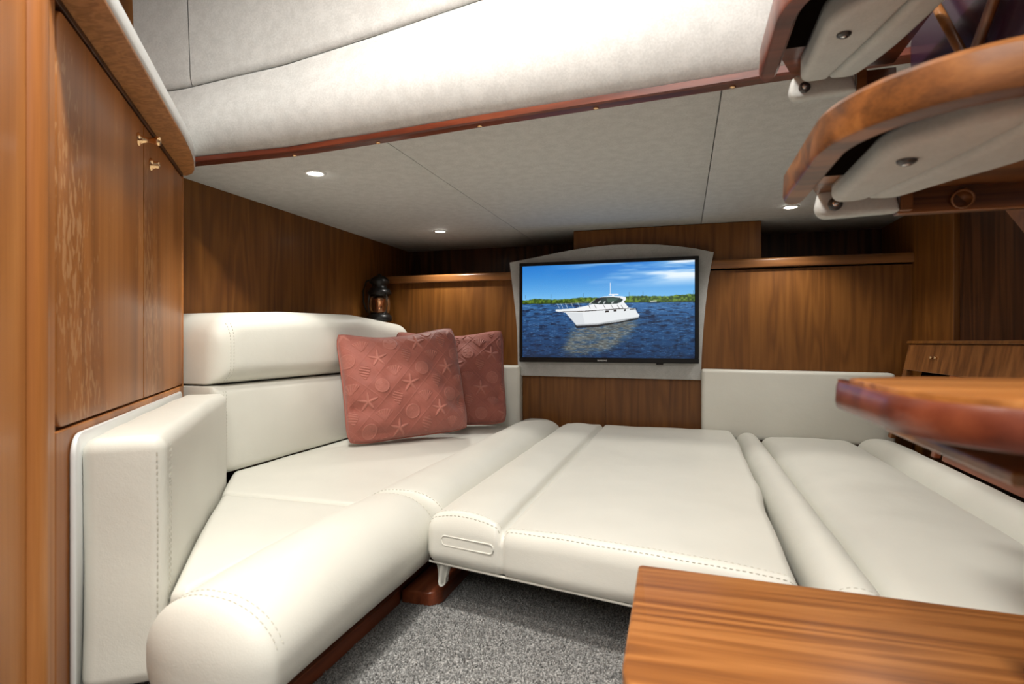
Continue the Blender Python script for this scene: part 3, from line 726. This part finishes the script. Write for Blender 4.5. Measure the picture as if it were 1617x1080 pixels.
tube('guard_wire', [(LX - .02, LY - .050, .12), (LX - .022, LY - .058, .16), (LX - .02, LY - .050, .208)], .002, 'black_iron', la, 6)
box('bracket', WL, LX, LY - .012, LY + .012, .075, .090, 'black_iron', la, .001)

# ------------------------------------------------------------------ throw pillows with embossed shells
def motif(kind, x, y):
    r = SQ(x * x + y * y); a = math.atan2(y, x)
    if kind == 0:                                           # starfish
        k = (a - math.pi / 2) % (2 * math.pi / 5) - math.pi / 5
        edge = .42 * math.pow(max(0., abs(k) / (math.pi / 5)), 1.8) + .12
        ed = max(0, 1 - abs(k) * 6) * .0
        if r < edge * 1.0 + .0: return .6 + .5 * (1 - r / max(edge, .01)) + .35 * max(0, 1 - (math.pi / 5 - abs(k)) * r * 14)
        return 0
    if kind == 1:                                           # sand dollar
        if r > .40: return 0
        e = .8 if r > .34 else .45
        pet = math.cos(5 * (a - math.pi / 2)); 
        return e + (.45 if (.07 < r < .28 and pet > .72) else 0) - (.45 if (.10 < r < .25 and pet > .90) else 0)
    if kind == 2:                                           # scallop
        yy = y + .08; rr = SQ(x * x + (yy + .28) ** 2); an = math.atan2(x, yy + .28)
        if rr < .66 and abs(an) < .72 and rr > .05: return .5 + .35 * math.cos(an * 26) + (.2 if rr > .60 else 0)
        return 0
    t = (.42 - y) / .84                                     # cone shell
    if 0 < t < 1:
        wd = .27 * math.sin(math.pi * min(1, (t * .9 + .12)) ** .9) * (1 - .35 * t) * 1.2
        if abs(x) < wd: return .5 + .5 * math.cos((y + x * .35) * 42)
    return 0
def emboss(x, y, cell=.066):
    a = (x + y) / SQ(2) / cell; b = (x - y) / SQ(2) / cell
    i = math.floor(a); j = math.floor(b); fa_ = a - i - .5; fb_ = b - j - .5
    d = .5 - max(abs(fa_), abs(fb_))
    h = 0
    if d < .022: h += .5 * (1 - d / .022)
    lx = (fa_ + fb_) / SQ(2); ly = (fa_ - fb_) / SQ(2)
    return h + 1.0 * motif((i + 2 * j) % 4, lx * 1.12, ly * 1.12)
def pillow(label, base, wdir, tilt, w_, h_, T, seed, roll=0, sag=0):
    """base: middle of the bottom edge; wdir: plan direction of the bottom edge; front faces right of wdir"""
    wd = Vector((wdir[0], wdir[1], 0)).normalized(); fr = Vector((wd.y, -wd.x, 0))
    upv = Vector((0, 0, 1)) * math.cos(tilt) - fr * math.sin(tilt); frn = fr * math.cos(tilt) + Vector((0, 0, 1)) * math.sin(tilt)
    wd2 = wd * math.cos(roll) + upv * math.sin(roll); upv = upv * math.cos(roll) - wd * math.sin(roll); wd = wd2
    t = empty('throw_pillow', base, label, 'pillow', None)
    n = 280; V = []; Fc = []; weave_sheen = []
    def P(u, v, side):
        e = max(0, (1 - u * u)) * max(0, (1 - v * v))
        th = T * e ** .42 if e > 0 else 0
        px = u * w_ / 2 * (1 - .035 * (1 - v * v) - .055 * v ** 8); py = v * h_ / 2 * (1 - (.035 if v > 0 else .012) * (1 - u * u) - .055 * u ** 8)
        py += sag * math.sin((u + .1) * 2.6) * .5 * (v + 1) / 2 - .012 * (1 + v) * (1 - u * u)
        s1 = noise.noise(Vector((u * 1.6 + seed, v * 1.6, side))) * .022 * e ** .5
        wr_ = noise.noise(Vector((u * 4 + seed, v * 4, side * 2))) * .009 * e ** .3
        # gathered folds low on the side edges
        fold = 0
        for cu_, cv_ in ((-1.0, -.42), (1.0, -.50), (-.75, -.95)):
            dd = (u - cu_) ** 2 + ((v - cv_) * 2.6) ** 2; fold -= .030 * math.exp(-dd * 9)
        z = side * (th + .0022) + side * (s1 + wr_ + fold * min(1, e * 6))
        em = emboss(px + seed * .031, py + .017) if side > 0 else 0
        z += .0032 * em * min(1, e * 12); weave_sheen.append(max(0, min(1, em * .62)))
        return Vector(base) + wd * px + upv * (py + h_ * .5) + frn * z
    m = n // 2 if False else n
    for side, nn in ((1, n), (-1, 60)):
        i0 = len(V)
        for i in range(nn + 1):
            u = -1 + 2 * i / nn; u = math.sin(u * math.pi / 2) * .35 + u * .65
            for k in range(nn + 1):
                v = -1 + 2 * k / nn; v = math.sin(v * math.pi / 2) * .35 + v * .65
                V.append(P(u, v, side))
        for i in range(nn):
            for k in range(nn):
                a = i0 + i * (nn + 1) + k; q = [a, a + nn + 1, a + nn + 2, a + 1]; Fc.append(q if side > 0 else q[::-1])
    cv = mk('cover', V, Fc, 'pillow_fabric', t, smooth=True)
    wa = cv.data.color_attributes.new('weave_sheen', 'FLOAT_COLOR', 'POINT'); wv = np.ones((len(V), 4)); wv[:, :3] = np.array(weave_sheen[:len(V)])[:, None]; wa.data.foreach_set('color', wv.ravel())
    rim = [P(-1 + 2 * k / 50, -1, 1) for k in range(50)] + [P(1, -1 + 2 * k / 50, 1) for k in range(50)] + [P(1 - 2 * k / 50, 1, 1) for k in range(50)] + [P(-1, 1 - 2 * k / 50, 1) for k in range(50)]
    tube('piping', [p - frn * .0022 for p in rim], .0040, 'pillow_piping', t, 8, closed=True)
    return t
pillow('square coral pillow embossed with shells, upright in front of the other pillow', (-.872, 1.735, -.318), (.70, .71), math.radians(15), .425, .375, .082, 1.7, roll=math.radians(3), sag=.01)
pillow('coral shell pillow tucked behind the other against the white pad', (-.850, 2.02, -.318), (.93, .37), math.radians(18), .43, .385, .066, 5.3, roll=math.radians(1))

# ------------------------------------------------------------------ wooden bench top at the lower right
be = empty('bench', (.25, .5, -.5), 'low teak bench with rounded top corner beside the berth cushion', 'bench')
bo = rounded([(-.048, .425), (.75, .405), (.75, .665), (-.052, .709)], [.065, .005, .005, .006], 10)
prism('top', [(x, y, -.298) for x, y in bo], (0, 0, .028), 'teak_step', be, bev=.004, seg=3)
bi = rounded([(-.036, .445), (.74, .425), (.74, .645), (-.038, .690)], [.04, .005, .005, .006], 8)
prism('body', [(x, y, -.5) for x, y in bi], (0, 0, .202), 'teak_step', be, bev=.002)

# ------------------------------------------------------------------ companionway stair
def tread(zb, x0, yn, yt, yr, label, rimh=.040, mat='teak_tread', padded=True, R=.13, xr=.43, nw=.025, bmat=None, dn=0, hn=None):
    """zb underside of nosing; yn near edge, yt end of the nosing on the left side, yr rear edge"""
    t = empty('stair_tread', (x0 + .15, (yn + yr) / 2, zb), label, 'stair tread')
    ol = rounded([(x0, yt + .05), (x0, yn), (xr, yn - .01), (xr, yr), (x0 + .075, yr)], [.004, R, .002, .002, .03], 12)
    zt = zb + dn + (hn or rimh)
    prism('board', [(x, y, zt - .008 if padded else zb + .004) for x, y in rounded([(x0 + nw - .004, yt), (x0 + nw - .004, yn + nw - .004), (xr, yn + nw - .004), (xr, yr), (x0 + .06, yr)], [.012, R - nw, .002, .002, .02], 12)], (0, 0, .0075 if padded else rimh - .002), bmat or mat, t, bev=.001)
    # nosing strip that wraps the left side and the near edge
    out = rounded([(x0, yt), (x0, yn), (xr, yn - .01)], [0, R, 0], 14)[0:]
    pa = [(x0, yt)]
    c = Vector((x0 + R, yn + R))
    arc = [(c.x - R * math.cos(a), c.y - R * math.sin(a)) for a in [math.pi / 2 * k / 40 for k in range(41)]]
    path = [Vector((x0, yt))] + [Vector((x0, yt + (yn + R - yt) * k / 4)) for k in range(1, 4)] + [Vector(p) for p in arc] + [Vector((xr, yn))]
    hn = hn or rimh; keep = rimh; rimh = hn; zn = zb + dn
    prof = [(.0, .006), (.002, .001), (.006, 0), (nw - .004, 0), (nw, .004), (nw, rimh - .004), (nw - .004, rimh), (.009, rimh), (.0035, rimh - .002), (.001, rimh - .006)]
    V = []; Fc = []; m = len(prof)
    for i, p in enumerate(path):
        a = path[max(0, i - 1)]; b = path[min(len(path) - 1, i + 1)]; d = (b - a).normalized(); nn = Vector((-d.y, d.x))
        sh = 1.0
        for q, (o_, z) in enumerate(prof): V.append((p.x + nn.x * o_, p.y + nn.y * o_, zn + z))
    for i in range(len(path) - 1):
        for q in range(m): Fc.append([i * m + q, i * m + (q + 1) % m, (i + 1) * m + (q + 1) % m, (i + 1) * m + q])
    # rounded far tip
    tip0 = len(V); T_ = 6
    for k in range(1, T_ + 1):
        a = math.pi / 2 * k / T_
        for q, (o_, z) in enumerate(prof): V.append((x0 + nw / 2 + (o_ - nw / 2) * math.cos(a), yt + .022 * math.sin(a), zn + z))
    prev = 0
    for k in range(T_):
        cur = tip0 + k * m
        for q in range(m): Fc.append([prev + (q + 1) % m, prev + q, cur + q, cur + (q + 1) % m])
        prev = cur
    Fc.append([(len(path) - 1) * m + q for q in range(m)])
    no = sharp(mk('nosing', V, Fc, mat, t, smooth=True), 28); rimh = keep
    if padded:
        li = rounded([(x0 + nw + .001, yt - .002), (x0 + nw + .001, yn + nw + .002), (xr, yn + nw + .002), (xr, yn + nw + .06), (x0 + .11, yn + .12), (x0 + .07, yt - .002)], [.001, R - nw, .001, .001, .05, .001], 12)
        prism('groove_shade', [(x, y, zt - .011) for x, y in li], (0, 0, .0025), 'dark_gap', t)  # near-black sheet paints in the shade of the recess between nosing and pad
        px0 = x0 + .062; px1 = x0 + .150; pm = x0 + .100
        o1 = rounded([(px0, yr - .045), (px0, yn + .14), (px0 + .06, yn + .055), (px1 + .10, yn + .045), (px1 + .03, yn + .09), (pm + .002, yr - .045)], [.01, .08, .06, .01, .06, .004], 8)
        o1 = [(x, y) for x, y in o1]
        p1 = pad('pad', rounded([(px0, yr - .052), (px0, yn + .145), (px0 + .05, yn + .085), (pm + .055, yn + .072), (pm, yr - .052)], [.012, .07, .05, .02, .004], 8), (0, 0, zt - .0085), Xv, Yv, -Zv, zt - .0085 - (zb - .015), .010, 'tread_pad', t, crown=.002, wr=.0003)
        p2 = pad('pad', rounded([(pm + .002, yr - .048), (pm + .057, yn + .072), (min(px1 + .11, xr - .004), yn + .066), (px1 + .012, yr - .14), (px1 - .012, yr - .046)], [.004, .01, .01, .10, .04], 8), (0, 0, zt - .0085), Xv, Yv, -Zv, zt - .0085 - (zb - .0125), .010, 'tread_pad', t, crown=.007, wr=.0003)
        p3 = pad('rear_flap', rounded([(px0 - .012, zb - .026), (px1 - .002, zb - .022), (px1 - .010, zb + .012), (px0 - .004, zb + .012)], [.018, .002, .002, .01], 6), (0, yr - .005, 0), Xv, Zv, -Yv, .020, .006, 'tread_pad', t, crown=.002, wr=.0003)
        for (x, y) in ((pm - .012, yn + .175),):
            b_ = lathe('bolt', [(.0085, -.004), (.0085, .0022), (.006, .0042), (0, .0046)], (x, y, zb - .0160), (0, 0, -1), 'bolt_dark', t, 18)
            lathe('bolt_head', [(.0045, 0), (.0045, .0006), (0, .0008)], (x, y, zb - .0206), (0, 0, -1), 'chrome', b_, 6)
        b_ = lathe('bolt', [(.0085, -.004), (.0085, .0022), (.006, .0042), (0, .0046)], (px0 + .012, yr - .0262, zb - .010), (0, -1, 0), 'bolt_dark', t, 18)
        lathe('bolt_head', [(.0045, 0), (.0045, .0006), (0, .0008)], (px0 + .012, yr - .0308, zb - .010), (0, -1, 0), 'chrome', b_, 6)
        box('rear_rail', px1 - .002, xr, yr - .012, yr + .006, zb - .024, zb + .012, 'teak_tread', t, .002)
        box('cleat', px1 - .002, px1 + .012, yr - .022, yr - .012, zb - .022, zb + .010, 'teak_shelf', t, .002)
    return t
tread(-.050, .108, .285, .465, .50, 'lowest varnished stair tread with a red-brown nosing, at pillow height above the bench', .022, 'cherry', False, nw=.010, bmat='teak_step', R=.085)  # golden board colour paints the lit, reflecting top into the wood
t2 = tread(.186, .112, .440, .728, .842, 'varnished teak stair tread with a white padded underside, between two other treads', dn=-.022, hn=.036)
t3 = tread(.408, .108, .640, .912, 1.012, 'red-brown stair tread with white padded underside touching the ceiling rail', .036, 'cherry', xr=.312, dn=-.016, hn=.046)
lathe('plug_ring', [(.012, 0), (.012, .012), (.010, .013), (.0095, .012), (.0085, .003)], (.330, .832, .178), (-.35, -1, -.35), 'teak_shelf', t2, 20)
cl_ = box('under_cleat', .165, .43, .36, .56, -.076, -.068, 'teak_shelf', None, .002)
tag(cl_, 'thin wooden cleat fixed under the lowest stair tread', 'cleat')
def stl(y, o_=0): return .194 + .87 * (y - .977) + o_
sg = prism('stair_stringer', [(.432, .47, stl(.47)), (.432, 1.0, stl(1.0)), (.432, 1.0, stl(1.0, .17)), (.432, .47, stl(.47, .17))], (.028, 0, 0), 'teak_shelf', None, bev=.004)
tag(sg, 'slanting teak stringer board at the outer end of the stair treads', 'stringer')
sp = box('stair_side_panel', .338, .352, .60, 1.025, .27, 1.05, 'smoked_panel', None, .002)
tag(sp, 'dark glossy side panel beyond the stair treads', 'panel')
for k, (a, b, label) in enumerate((((.325, .815, .343), (.325, 1.00, .592), 'slim wooden grab rail sloping up beside the highest stair tread'), ((.327, .80, .335), (.327, .60, .50), 'short wooden grab rail crossing the dark stair side panel'))):
    g = tube('grab_rail', [a, tuple(Vector(a).lerp(Vector(b), .5)), b], .0058, 'teak_shelf', None, 12)
    tag(g, label, 'grab rail')

# ------------------------------------------------------------------ slanted wooden frame along the right side
un = empty('side_frame', (.7, 1.6, -.5), 'slanted teak frame with a dark open bin and two small brass pins', 'frame')
def lean(y, z, dx=0): return (.655 + (z + .33) * .20 + dx, y, z)
def lean_box(name, y0, y1, z0, z1, mat, th=.016, dx=0, sl=0, bev=.002):
    return box(name, 0, th, y0, y1, z0, z1, mat, un, bev, f=lambda x, y, z: lean(y, z, x + dx))
lean_box('top_rail', .7, 2.195, -.092, -.006, 'teak_frame')
lean_box('cap', .7, 2.203, -.005, .004, 'teak_wall', .055, -.006)
lean_box('stile', 2.165, 2.195, -.318, -.092, 'teak_frame')
lean_box('divider', 1.825, 1.850, -.318, -.092, 'cherry_y')
lean_box('lower_panel', .7, 1.790, -.318, -.235, 'cherry_y', .010, .004)
lean_box('bin_back', .7, 2.195, -.318, -.006, 'dark_gap', .006, .055)
for y in (1.985, 1.955):
    p = lean(y, -.047); lathe('pin', [(.004, 0), (.004, .006), (.0028, .009), (0, .0095)], (p[0] + .001, p[1], p[2]), (-1, 0, .2), 'brass', un, 12)
